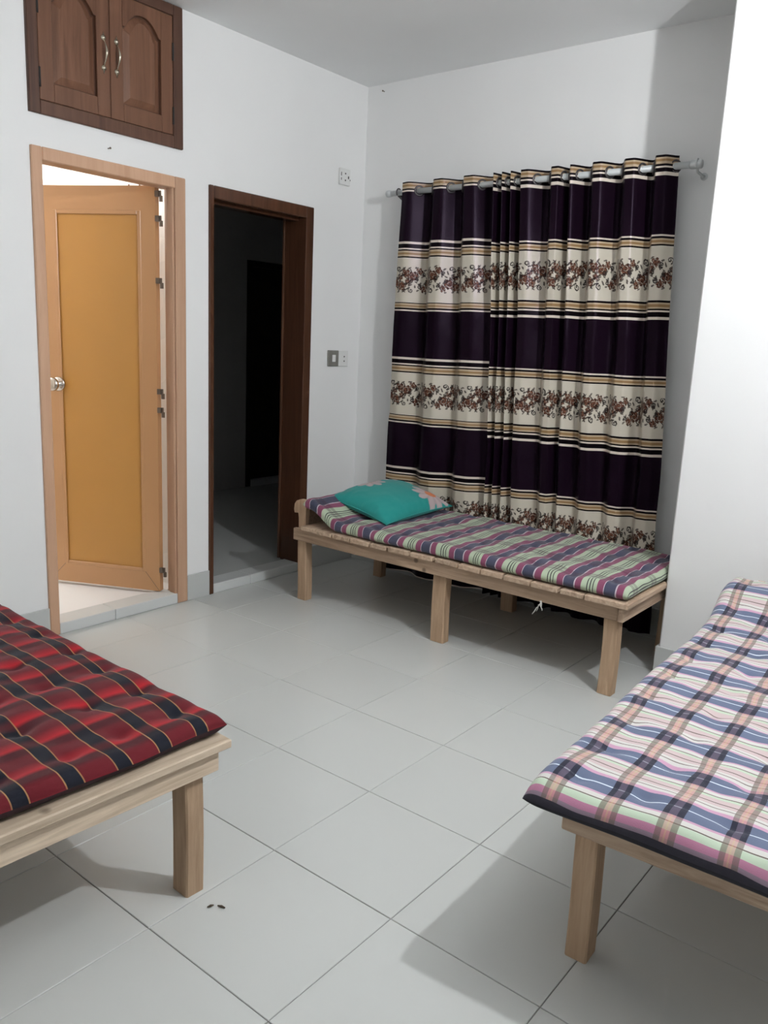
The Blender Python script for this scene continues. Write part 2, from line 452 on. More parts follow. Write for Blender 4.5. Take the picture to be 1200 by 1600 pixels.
# ---- rooms behind the two doorways
BX = -1.85
bm = bmesh.new()
box(bm, BX - .1, BX, -2.75, -1.17, 0, 2.6); box(bm, BX, -WT, -2.85, -2.75, 0, 2.6); box(bm, BX, -WT, -1.27, -1.18, 0, 2.6)
bw = struct('wall_bathroom', bm, MAT['bath'], 'glossy white tiled bathroom walls beyond the ochre door', 'wall')
struct('ceiling_bathroom', boxbm(BX - .1, -WT, -2.85, -1.17, 2.6, 2.7), MAT['ceil'], 'white bathroom ceiling beyond the ochre door', 'ceiling')
struct('floor_bathroom', boxbm(BX - .1, -.11, -2.85, -1.17, -.1, .040), MAT['bathfloor'], 'bright white bathroom floor beyond the ochre door', 'floor')
for yy in (-1.272,):
    for k, x0 in enumerate((-.50, -.40, -.30)):
        b = bmesh.new(); tube(b, [(x0 + .022 * math.sin(z * 16 + k), yy, z) for z in np.arange(.1, 2.1, .025)], .0035, 5)
        obj('wavy_line', b, MAT['tan'], bw, True)
b = bmesh.new()
for k in range(8): box(b, -.42 + .035 * k, -.415 + .035 * k, -1.273, -1.27, 2.075, 2.10 + .02 * (k * 7 % 3))
obj('border_print', b, MAT['tan'], bw)

bm = bmesh.new()
box(bm, -2.25, -2.1, -1.3, .98, 0, 2.4); box(bm, -2.25, -2.1, 1.62, 3.6, 0, 2.4); box(bm, -2.25, -2.1, .98, 1.62, 1.98, 2.4)
box(bm, -2.25, -.15, 3.5, 3.6, 0, 2.4); box(bm, -.25, -.15, .15, 3.5, 0, 2.4); box(bm, BX - .1, -WT, -1.18, -1.165, 0, 2.4); box(bm, -2.25, BX - .1, -1.3, -1.17, 0, 2.4)
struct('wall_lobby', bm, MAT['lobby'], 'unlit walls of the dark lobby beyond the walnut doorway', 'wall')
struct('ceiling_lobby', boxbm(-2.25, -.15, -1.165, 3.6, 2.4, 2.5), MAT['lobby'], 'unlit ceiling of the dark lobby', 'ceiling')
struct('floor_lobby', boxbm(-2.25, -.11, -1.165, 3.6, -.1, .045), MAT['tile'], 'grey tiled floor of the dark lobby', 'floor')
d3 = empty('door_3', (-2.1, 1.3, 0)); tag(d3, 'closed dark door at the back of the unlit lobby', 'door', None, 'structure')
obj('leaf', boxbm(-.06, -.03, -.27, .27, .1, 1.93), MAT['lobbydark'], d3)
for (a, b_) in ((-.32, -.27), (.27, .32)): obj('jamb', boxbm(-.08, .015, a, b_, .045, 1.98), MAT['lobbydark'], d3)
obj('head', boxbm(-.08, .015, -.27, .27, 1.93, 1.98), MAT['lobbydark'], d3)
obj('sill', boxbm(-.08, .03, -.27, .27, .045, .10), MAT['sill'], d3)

# ---- door 1: beige frame, ochre leaf opened into the bathroom
d1 = empty('door_1', (0, (D1A + D1B) / 2, 0)); tag(d1, 'ochre plastic bathroom door standing ajar in a beige frame', 'door', None, 'structure')
def local(bm, o):
    bmesh.ops.translate(bm, verts=bm.verts, vec=-Vector(o.location)); return bm
FX0, FX1 = -.075, .012
def jamb(y0, y1, z1, groove_side, mat, par, fx0=FX0, fx1=FX1):
    b = bmesh.new(); box(b, fx0, fx1, y0, y1, 0, z1, .004)
    return obj('jamb', local(b, par), mat, par)
jamb(D1A, D1A + .047, D1H, 1, MAT['doorframe1'], d1)
jamb(D1B - .060, D1B, D1H, -1, MAT['doorframe1'], d1)
obj('stop_bead', local(boxbm(-.045, .004, D1B - .072, D1B - .060, .05, D1H - .05, bev=.003), d1), MAT['doorframe1'], d1)
obj('head', local(boxbm(FX0, FX1, D1A + .047, D1B - .060, D1H - .052, D1H, bev=.004), d1), MAT['doorframe1'], d1)
ymid = -1.72
obj('sill_tile', local(boxbm(-.11, .008, D1A + .047, ymid - .001, 0, .052, bev=.003), d1), MAT['sill'], d1)
obj('sill_tile', local(boxbm(-.11, .008, ymid + .001, D1B - .060, 0, .052, bev=.003), d1), MAT['sill'], d1)

LW, LH, LT = 0.635, 1.955, 0.036
leaf_a = math.atan2(-0.27, -0.54)
hinge_p = Vector((-.062, -1.392, .058))
# leaf local frame: x along the leaf from the hinge, y across (face to the room is +y side), z up
def leafobj(name, bm, mat, par):
    return obj(name, bm, mat, par)
b = bmesh.new()
SW = .098; BR = .105
HG = .014
box(b, HG, SW, -LT / 2, LT / 2, 0, LH); box(b, LW - SW, LW, -LT / 2, LT / 2, 0, LH)
box(b, SW, LW - SW, -LT / 2, LT / 2, LH - .118, LH); box(b, SW, LW - SW, -LT / 2, LT / 2, 0, BR)
leaf = obj('leaf', b, MAT['leafstile'], d1)
leaf.matrix_local = Matrix.Translation(hinge_p - Vector(d1.location)) @ Matrix.Rotation(leaf_a, 4, 'Z')
obj('panel', boxbm(SW - .004, LW - SW + .004, -.009, .009, BR - .004, LH - .114), MAT['leafpanel'], leaf)
for sy in (-1, 1):
    b = bmesh.new(); yo = sy * (LT / 2); yi = sy * (LT / 2 + .0015); q = .010
    y0, y1 = min(yo, yi) - .006, max(yo, yi)
    box(b, SW - q, SW + q, y0, y1, BR - q, LH - .118 + q, .003); box(b, LW - SW - q, LW - SW + q, y0, y1, BR - q, LH - .118 + q, .003)
    box(b, SW + q, LW - SW - q, y0, y1, LH - .118 - q, LH - .118 + q, .003); box(b, SW + q, LW - SW - q, y0, y1, BR - q, BR + q, .003)
    obj('moulding', b, MAT['leafstile'], leaf)
    b = bmesh.new()
    lathe(b, [(.036, 0), (.036, .004), (.031, .010), (.014, .013), (.013, .030), (.027, .036), (.033, .048), (.031, .060), (.017, .067), (.002, .068)],
          (LW - .088, sy * LT / 2, 1.02), (0, sy, 0), 24)
    obj('knob', b, MAT['steel'], leaf, True)
# mitre seams of the bottom and top rails (thin grooves of shadowed joint)
for (xa, xb, za, zb) in ((HG + .004, SW, .004, BR), (LW - .004, LW - SW, .004, BR)):
    b = bmesh.new()
    for sy in (1,-1): tube(b, [(xa, sy * (LT / 2), za), (xb, sy * (LT / 2), zb)], .0012, 4)
    obj('mitre_joint', b, MAT['hinge'], leaf)
for z in (.10, .91, 1.00, 1.52, 1.80, 1.91):
    b = bmesh.new(); tube(b, [(-.008, .010, z - .024), (-.008, .010, z + .024)], .005, 8)
    box(b, -.004, HG + .002, .006, .0195, z - .002, z + .024)
    box(b, -.018, -.004, .006, .014, z - .024, z + .002)
    obj('hinge', b, MAT['hinge'], leaf)

# ---- door 2: walnut frame, open on the dark lobby
d2 = empty('door_2', (0, (D2A + D2B) / 2, 0)); tag(d2, 'dark walnut frame of the open doorway to the unlit lobby', 'door', None, 'structure')
jamb(D2A, D2A + .028, D2H, 1, MAT['doorframe2'], d2, -.06, .012)
jamb(D2B - .058, D2B, D2H, -1, MAT['doorframe2'], d2, -.15, .012)
obj('stop_bead', local(boxbm(-.165, -.15, D2B - .068, D2B, .05, D2H - .06, bev=.003), d2), MAT['doorframe2'], d2)
obj('head', local(boxbm(-.15, .012, D2A + .028, D2B - .058, D2H - .060, D2H, bev=.004), d2), MAT['doorframe2'], d2)
obj('head_rebate', local(boxbm(-.12, -.05, D2A + .028, D2B - .058, D2H - .075, D2H - .060), d2), MAT['doorframe2'], d2)
obj('sill_tile', local(boxbm(-.11, .006, D2A + .028, -.862, 0, .052, bev=.003), d2), MAT['sill'], d2)
obj('sill_tile', local(boxbm(-.11, .006, -.860, D2B - .058, 0, .052, bev=.003), d2), MAT['sill'], d2)

# ------------------------------------------------------------------ lamp of the room (outside the frame, on the right wall)
def wall_bulb(name, pos, axis, wall_pt, strength, col, label, r=.032):
    p = Vector(pos); ax = Vector(axis).normalized()
    t = empty(name, wall_pt); tag(t, label, 'lamp')
    o = -Vector(wall_pt)
    b = bmesh.new(); lathe(b, [(r * math.sin(a), -r * math.cos(a)) for a in np.linspace(1.45, math.pi, 10)], p + o, ax, 20)
    obj('bulb', b, mat_emit(name + '_glow', col, strength), t, True)
    b = bmesh.new(); lathe(b, [(.016, -r * 2.2), (.022, -r * 1.6), (r * .99, -r * .13)], p + o, ax, 16)
    obj('bulb_neck', b, MAT['plastic'], t, True)
    b = bmesh.new(); q = p - ax * r * 2.0
    lathe(b, [(.024, -.05), (.024, .0), (.021, .01)], q + o, ax, 16); tube(b, [q + o - ax * .04, Vector(wall_pt) + o], .012, 8)
    obj('holder', b, MAT['plastic'], t, True)
    return t
wall_bulb('wall_lamp', BULB, (-1, -.25, .34), (XR, BULB[1], BULB[2] - .03), BULB_STRENGTH, (0.95, 0.975, 1.0, 1), 'white bulb in an angled holder high on the right wall')
tl = empty('bathroom_lamp', (BX, -1.95, 2.22)); tag(tl, 'glowing tube light on the far bathroom wall', 'lamp')
b = bmesh.new(); tube(b, [(.055, -.50, 0), (.055, .50, 0)], .013, 12); obj('tube', b, mat_emit('bathroom_lamp_glow', (1.0, 0.97, 0.93, 1), BATH_STRENGTH), tl, True)
obj('batten', boxbm(0, .03, -.56, .56, -.02, .025, bev=.004), MAT['plastic'], tl)
for y0 in (-.54, .515): obj('tube_holder', boxbm(.03, .07, y0, y0 + .025, -.018, .018, bev=.003), MAT['plastic'], tl)

# ------------------------------------------------------------------ beds
def make_bed(name, L, W, loc, rz, label, foot_pale, seed):
    R = random.Random(seed)
    t = empty(name, loc, rz); tag(t, label, 'bed', 'plain pine plank beds')
    RZ0, RZ1, SZ = .325, .387, .410
    side = MAT['bedwood']; endm = MAT['palewood'] if foot_pale else MAT['bedwood_y']
    rt = .024
    for y0 in (0, W - rt):
        obj('side_rail', boxbm(.0, L - rt - .001, y0, y0 + rt, RZ0, RZ1, bev=.003), side, t)
    obj('end_rail', boxbm(L - rt, L, 0, W, RZ0 + R.uniform(-.003, .003), RZ1, bev=.003), endm, t)
    obj('end_rail', boxbm(.005, .005 + rt, rt, W - rt, RZ0, RZ1, bev=.003), side, t)
    lw, ld = .060, .052
    for k, lx in enumerate((.012, L * .5 - .02, L - rt - .004 - lw)):
        for y0 in (rt, W - rt - ld):
            b = bmesh.new(); wv = .072 if k == 1 else lw
            vs = box(b, lx, lx + wv, y0, y0 + ld, 0, RZ1 - .003)
            bmesh.ops.subdivide_edges(b, edges=[e for e in b.edges if abs(e.verts[0].co.z - e.verts[1].co.z) > .1], cuts=4, use_grid_fill=True)
            for v in b.verts:
                q = v.co.z / .38
                v.co.x += .0022 * math.sin(q * 5 + lx * 3 + y0 * 9) * (1 if q < .9 else 0)
                v.co.y += .002 * math.cos(q * 4 + lx * 7) * (1 if q < .9 else 0)
            bmesh.ops.bevel(b, geom=[e for e in b.edges if abs(e.verts[0].co.z - e.verts[1].co.z) > .02], offset=.004, segments=1, affect='EDGES')
            obj('leg', b, MAT['legwood'], t)
    x = .07; n = 0
    while x < L - .03:
        wd = R.uniform(.095, .125)
        if x + wd > L - .06: wd = L + .024 - x
        y0 = -R.uniform(.010, .030); y1 = W + R.uniform(.005, .02)
        b = boxbm(x, x + wd, y0, y1, RZ1 + .0005, SZ + R.uniform(-.0025, .002), bev=.003)
        obj('slat', b, MAT['palewood'] if (foot_pale and x + wd > L) else MAT['bedwood_y'], t)
        x += wd + R.uniform(.006, .013); n += 1
    # head rest: two scroll brackets and a leaning board
    sc = [(.062, RZ1), (.062, .485), (.072, .520), (.066, .534), (.048, .538), (.020, .537), (-.006, .527), (-.020, .508), (-.024, .480), (-.020, .462),
          (-.006, .462), (.004, .468), (.014, .466), (.015, .440), (.013, RZ1)]
    for y0 in (rt, W - rt - .028):
        b = bmesh.new(); prism(b, sc, 'y', y0, y0 + .028)
        bmesh.ops.bevel(b, geom=[e for e in b.edges if abs(e.verts[0].co.y - e.verts[1].co.y) < 1e-5], offset=.003, segments=1, affect='EDGES')
        obj('head_bracket', b, MAT['legwood'], t)
    b = bmesh.new(); prism(b, [(.030, .390), (.048, .390), (.060, .505), (.042, .505)], 'y', rt + .028, W - rt - .028)
    obj('headboard', b, side, t)
    return t

BED_W = 0.735
D2R = math.pi / 180
make_bed('plank_bed', 1.80, BED_W, (.355, -.888, 0), 0, 'raw pine plank bed standing under the striped curtains', False, 3)
aL = -2.2 * D2R; LL = 1.80
exL = Vector((math.cos(aL), math.sin(aL), 0)); eyL = Vector((-math.sin(aL), math.cos(aL), 0))
oL = Vector((1.882, -2.668, 0)) - exL * LL - eyL * BED_W
make_bed('plank_bed', LL, BED_W, oL, aL, 'raw pine plank bed under the red mattress, lower left', True, 5)
aR = -87.5 * D2R; LR = 1.70
exR = Vector((math.cos(aR), math.sin(aR), 0)); eyR = Vector((-math.sin(aR), math.cos(aR), 0))
oR = Vector((2.610, -2.321, 0)) - exR * LR
make_bed('plank_bed', LR, BED_W, oR, aR, 'raw pine plank bed under the blue plaid mattress, right edge', False, 8)

# ------------------------------------------------------------------ mattresses
def dense(a, b, step, edge, r):
    u = np.arange(a, b, step); e = r * (1 - np.cos(np.linspace(0, math.pi / 2, edge)))
    return np.unique(np.round(np.concatenate([u, [b], a + e, b - e]), 5))

def mattress(name, loc, rz, s0, s1, t0, t1, T, rise, mats, label, seed, tuft=(.175, .150), depth=.014, zb=.413, amp=.006, droop_z=0.0):
    sv = dense(s0, s1, .009, 10, .034); tv = dense(t0, t1, .009, 10, .034)
    S, Tt = np.meshgrid(sv, tv, indexing='ij')
    r = .034
    pf = lambda d: np.sqrt(np.clip(1 - (1 - np.clip(d / r, 0, 1)) ** 2, 0, 1))
    ds = np.minimum(S - s0, s1 - S); dt = np.minimum(Tt - t0, t1 - Tt)
    prof = pf(ds) * pf(dt)
    x0, x1, hz = rise
    q = np.clip((x1 - S) / (x1 - x0), 0, 1); rz_ = hz * (q * q * (3 - 2 * q))
    dim = np.zeros_like(S)
    ns = max(1, round((s1 - s0) / tuft[0])); nt = max(1, round((t1 - t0) / tuft[1]))
    for i in range(ns):
        for j in range(nt):
            a = s0 + (i + .5) * (s1 - s0) / ns + RNG.uniform(-.012, .012); b = t0 + (j + .5) * (t1 - t0) / nt + RNG.uniform(-.012, .012)
            d2 = (S - a) ** 2 + (Tt - b) ** 2
            dim += depth * .75 * np.exp(-d2 / .022 ** 2) + depth * .55 * np.exp(-d2 / .055 ** 2)
            # creases running from tuft to tuft
            dim += depth * .28 * np.exp(-((S - a) / .012) ** 2) * np.exp(-((Tt - b) / .06) ** 2)
    lump = amp * vnoise(S, Tt, seed, 9.0) + amp * .6 * vnoise(S, Tt, seed + 1, 21.0)
    wob = .007 * vnoise(S, Tt, seed + 2, 6.0)
    wob2 = .009 * vnoise(S, Tt, seed + 3, 5.0)
    seam = .42 * T
    droop = droop_z * np.clip(1 - (s1 - S) / .085, 0, 1) ** 1.6
    base = zb + rz_ - droop
    top = base + seam + (T - seam) * prof - dim * prof + lump * prof
    bot = base + seam - seam * prof
    top = np.maximum(top, base + .008)
    Xs = S + wob * (1 - prof) + wob * .4; Ys = Tt + wob2 * (1 - prof) + wob2 * .3
    # fabric coordinates follow the cloth around the edge
    def arc(v, a, b):
        h = np.sqrt(np.clip(1 - (1 - np.clip(np.minimum(v - a, b - v) / r, 0, 1)) ** 2, 0, 1)) * (T - seam)
        return np.concatenate([[0], np.cumsum(np.hypot(np.diff(v), np.diff(h)))])
    us = arc(sv, s0, s1); vt = arc(tv, t0, t1)
    U, V = np.meshgrid(us, vt, indexing='ij')
    U = U + .004 * vnoise(S, Tt, seed + 5, 14.0) + .25 * dim * 0; V = V + .004 * vnoise(S, Tt, seed + 6, 14.0)
    R, Cn = S.shape
    me = bpy.data.meshes.new(name)
    co = np.concatenate([np.stack([Xs, Ys, top], -1).reshape(-1, 3), np.stack([Xs, Ys, bot], -1).reshape(-1, 3)])
    idx = np.arange(R * Cn).reshape(R, Cn)
    q1 = np.stack([idx[:-1, :-1], idx[1:, :-1], idx[1:, 1:], idx[:-1, 1:]], -1).reshape(-1, 4)
    q2 = (q1 + R * Cn)[:, ::-1]
    q = np.concatenate([q1, q2])
    me.from_pydata(co.tolist(), [], q.tolist())
    uvl = me.uv_layers.new(name='UVMap')
    uv = np.stack([U.ravel(), V.ravel()], -1); uv = np.concatenate([uv, uv])[q.ravel()]
    uvl.data.foreach_set('uv', uv.astype(np.float32).ravel())
    for m in mats: me.materials.append(m)
    me.polygons.foreach_set('material_index', np.concatenate([np.zeros(len(q1)), np.ones(len(q2))]).astype(np.int32))
    me.polygons.foreach_set('use_smooth', np.ones(len(q), dtype=bool))
    b = bmesh.new(); b.from_mesh(me)
    bmesh.ops.remove_doubles(b, verts=b.verts, dist=.0003); b.to_mesh(me); b.free()
    me.update()
    o = bpy.data.objects.new(name, me); COL.objects.link(o); o.location = loc; o.rotation_euler = (0, 0, rz)
    tag(o, label, 'mattress', 'thin tufted mattresses')
    # stitched tuft knots are part of the mattress relief; piping along the seam is its own part
    return o

under = lambda n, c: mat_plain(n, c, .85, 0, .15, 30)
mattress('mattress', (.355, -.888, 0), 0, .065, 1.818, -.012, .715, .056, (.10, .30, .085),
         [mat_striped_magenta()] * 2, 'magenta, green and navy striped mattress on the bed under the curtains', 21, depth=.012)
mattress('mattress', oL, aL, .06, 1.800, .02, .752, .054, (.10, .26, .085),
         [mat_red_plaid(), under('dark_maroon_ticking', srgb(36, 10, 16))], 'red and navy tartan tufted mattress at lower left', 31, depth=.011)
mattress('mattress', oR, aR, .045, 1.788, -.054, .72, .056, (.12, .42, .085),
         [mat_blue_plaid(), under('black_ticking', srgb(30, 30, 38))], 'blue, white and pink plaid mattress at the right edge', 41, depth=.010, droop_z=.018)

# ------------------------------------------------------------------ pillow
def make_pillow():
    n = 130
    a = np.linspace(-1, 1, n); A, B = np.meshgrid(a, a, indexing='ij')
    ex, ey, T = .218, .258, .085
    pin = 1 - .10 * (1 - np.abs(A) ** 2) * np.abs(B) ** 4
    pin2 = 1 - .10 * (1 - np.abs(B) ** 2) * np.abs(A) ** 4
    X = A * ex * pin2; Y = B * ey * pin
    e = (1 - np.abs(A) ** 2.6) * (1 - np.abs(B) ** 2.6)
    h = T * np.clip(e, 0, 1) ** .55
    wr = .004 * vnoise(X, Y, 3, 16) * e + .003 * vnoise(X, Y, 4, 40) * (1 - e) * np.clip(e * 8, 0, 1)
    col = np.zeros((n, n, 4)); col[..., 3] = 1
    teal = np.array(srgb(38, 146, 140)[:3]); whit = np.array(srgb(192, 174, 174)[:3]); orange = np.array(srgb(206, 120, 74)[:3]); tan = np.array(srgb(176, 152, 140)[:3])
    col[..., :3] = teal
    for (cx, cy, rr, npet, oc) in ((.128, .168, .105, 9, True), (-.135, -.03, .085, 8, False), (-.17, .14, .08, 7, False)):
        dx, dy = X - cx, Y - cy; d = np.hypot(dx, dy); th = np.arctan2(dy, dx)
        lim = rr * (.62 + .38 * np.abs(np.cos(th * npet / 2)))
        m = d < lim
        shade = .80 + .22 * np.abs(np.cos(th * npet / 2)) 
        col[m, :3] = whit * shade[m][:, None]
        if oc: col[d < rr * .30, :3] = orange
        else: col[d < rr * .2, :3] = tan
    t = NT('teal_printed_cotton')
    at = t.n('ShaderNodeAttribute', attribute_name='print_colour')
    fabric_finish(t, at.outputs['Color'], .75, .15)
    # closed surface: walk from the middle of the top over the seam to the underside
    me = bpy.data.meshes.new('pillow')
    co = np.concatenate([np.stack([X, Y, h + wr], -1).reshape(-1, 3), np.stack([X, Y, -h * .62], -1).reshape(-1, 3)])
    idx = np.arange(n * n).reshape(n, n)
    q1 = np.stack([idx[:-1, :-1], idx[1:, :-1], idx[1:, 1:], idx[:-1, 1:]], -1).reshape(-1, 4); q2 = (q1 + n * n)[:, ::-1]
    q = np.concatenate([q1, q2]); me.from_pydata(co.tolist(), [], q.tolist())
    uvl = me.uv_layers.new(name='UVMap'); uv = np.stack([X.ravel(), Y.ravel()], -1); uv = np.concatenate([uv, uv])[q.ravel()]
    uvl.data.foreach_set('uv', uv.astype(np.float32).ravel())
    c2 = col.copy(); c2[..., :3] = teal
    ca = me.color_attributes.new('print_colour', 'FLOAT_COLOR', 'POINT')
    ca.data.foreach_set('color', np.concatenate([col.reshape(-1, 4), c2.reshape(-1, 4)]).astype(np.float32).ravel())
    me.materials.append(t.m); me.polygons.foreach_set('use_smooth', np.ones(len(q), dtype=bool)); me.update()
    p = empty('pillow', (.668, -.480, .522)); tag(p, 'teal pillow with white daisy print on the striped mattress', 'pillow')
    p.rotation_euler = (4 * D2R, 9 * D2R, -4 * D2R)
    o = bpy.data.objects.new('cushion', me); COL.objects.link(o); o.parent = p
    b = bmesh.new()
    k = np.linspace(-1, 1, 30); loop = []
    for (aa, bb) in [(x, -1) for x in k[:-1]] + [(1, y) for y in k[:-1]] + [(x, 1) for x in k[:0:-1]] + [(-1, y) for y in k[:0:-1]]:
        p1 = 1 - .10 * (1 - abs(aa) ** 2) * abs(bb) ** 4; p2 = 1 - .10 * (1 - abs(bb) ** 2) * abs(aa) ** 4
        loop.append((aa * ex * p2, bb * ey * p1, 0))
    tube(b, loop + [loop[0]], .0035, 6)
    obj('seam', b, mat_plain('teal_seam', srgb(44, 140, 134), .8), p, True)
make_pillow()

# ------------------------------------------------------------------ curtain rod and curtains
RODY, RODZ, RODR = -.10, 2.163, .0150
rod = empty('curtain_rod', (1.1, 0, RODZ)); tag(rod, 'grey metal curtain rod with end caps and wall brackets', 'curtain rod')
b = bmesh.new(); tube(b, [(.275, RODY, RODZ), (1.945, RODY, RODZ)], RODR, 16)
obj('pole', local(b, rod), MAT['rod'], rod, True)
b = bmesh.new(); lathe(b, [(.010, -.006), (.018, -.004), (.019, .006), (.018, .016), (.016, .026)], (.258, RODY, RODZ), (1, 0, 0), 18)
obj('end_cap', local(b, rod), MAT['rod'], rod, True)
b = bmesh.new(); lathe(b, [(.018, -.05), (.019, -.046), (.019, -.004), (.016, 0)], (1.985, RODY, RODZ), (1, 0, 0), 18)
obj('end_cap', local(b, rod), MAT['rod'], rod, True)
for bx in (.335, 1.965):
    b = bmesh.new()
    if bx < 1:
        prism(b, [(-.018, RODZ - .05), (-.100, RODZ - .018), (-.100, RODZ - .010), (-.004, RODZ - .010), (-.004, RODZ - .05)], 'x', bx - .008, bx + .008)
        box(b, bx - .012, bx + .012, -.006, 0, RODZ - .055, RODZ + .01)
    else:
        tube(b, [(bx, RODY, RODZ - .016), (bx, RODY + .01, RODZ - .030), (bx, -.03, RODZ - .034), (bx, -.003, RODZ - .034)], .006, 8)
        lathe(b, [(.016, 0), (.016, .004), (.010, .007)], (bx, 0, RODZ - .034), (0, -1, 0), 14)
    tube(b, [(bx, RODY + .021 * math.cos(t), RODZ + .021 * math.sin(t)) for t in np.linspace(-.2, math.pi * 1.25, 14)], .004, 6)
    obj('bracket', local(b, rod), MAT['ring'] if bx < 1 else MAT['rod'], rod)

def floral(u, v):
    """printed vine: brown flowers and black scrolls; u along the cloth, v centred on the cream band"""
    P = .200
    brown = np.zeros_like(u); black = np.zeros_like(u)
    def place(a, b, uu, vv):
        du = (uu - a + P / 2) % P - P / 2
        return du, vv - b
    wx = .0035 * vnoise(u, v, 5, 70); wy = .0035 * vnoise(u, v, 6, 70)
    for flip in (0, 1):
        uu, vv = (u + wx, v + wy) if not flip else (-u + .105 - wx, -v + wy)
        for (a, b, r, k, ph) in ((.062, .034, .025, 5, .4), (.104, .020, .030, 6, .9), (.140, .046, .021, 5, .1), (.030, .010, .017, 5, .3)):
            dx, dy = place(a, b, uu, vv); d = np.hypot(dx, dy); th = np.arctan2(dy, dx) + ph
            lim = r * (.62 + .38 * np.abs(np.cos(th * k / 2)))
            brown[d < lim] = 1
            black[(d < lim) & (d > lim * .84)] = .7
            sw = np.abs((d / r * 2.6 + th / (2 * math.pi) * 2) % 1 - .5) < .11
            black[(d < lim * .8) & sw] = .8
            gap = np.abs((d / r * 1.7 - th / (2 * math.pi)) % 1 - .5) < .07
            brown[(d < lim * .9) & (d > r * .2) & gap] = .15
        for (a, b, l, wd, an) in ((.082, .062, .011, .0045, .7), (.088, .050, .010, .004, 2.2), (.074, .008, .012, .005, -.4), (.018, .026, .012, .005, .5), (.044, .018, .011, .0045, .5),
                                  (.010, .012, .010, .004, .5), (.160, .022, .011, .0045, 1.2), (.124, .066, .010, .004, .2), (.052, .062, .009, .004, 2.6), (.190, .036, .010, .0045, 2.0),
                                  (.134, .014, .011, .0045, .9), (.172, .054, .010, .004, .4), (.182, .012, .009, .004, -.6)):
            dx, dy = place(a, b, uu, vv); c, s = math.cos(an), math.sin(an)
            p, q = dx * c + dy * s, -dx * s + dy * c
            m = (p / l) ** 2 + (q / wd) ** 2 < 1
            black[m] = .8; brown[m] = np.maximum(brown[m], .3)
        pts = []
        for (a, b, r0, sgn) in ((.012, .056, .0165, 1), (.166, .034, .012, -1), (.122, .006, .011, 1)):
            for th in np.linspace(0, 2 * math.pi * 1.3, 44):
                rr = r0 * (1 - th / (2 * math.pi * 1.3) * .82)
                pts.append((a + rr * math.cos(sgn * th - 1.2), b + rr * math.sin(sgn * th - 1.2), .0031))
        for k in np.linspace(0, 1, 22):
            pts.append((.018 + .042 * k, .041 + .026 * k ** 1.6, .0036 * (1.1 - .6 * k)))
            pts.append((.000 + .050 * k, -.002 + .03 * k ** 1.2, .0026))
        for (a, b, wd) in pts:
            dx, dy = place(a, b, uu, vv)
            black[(dx * dx + dy * dy) < wd * wd] = .95
    return brown, black

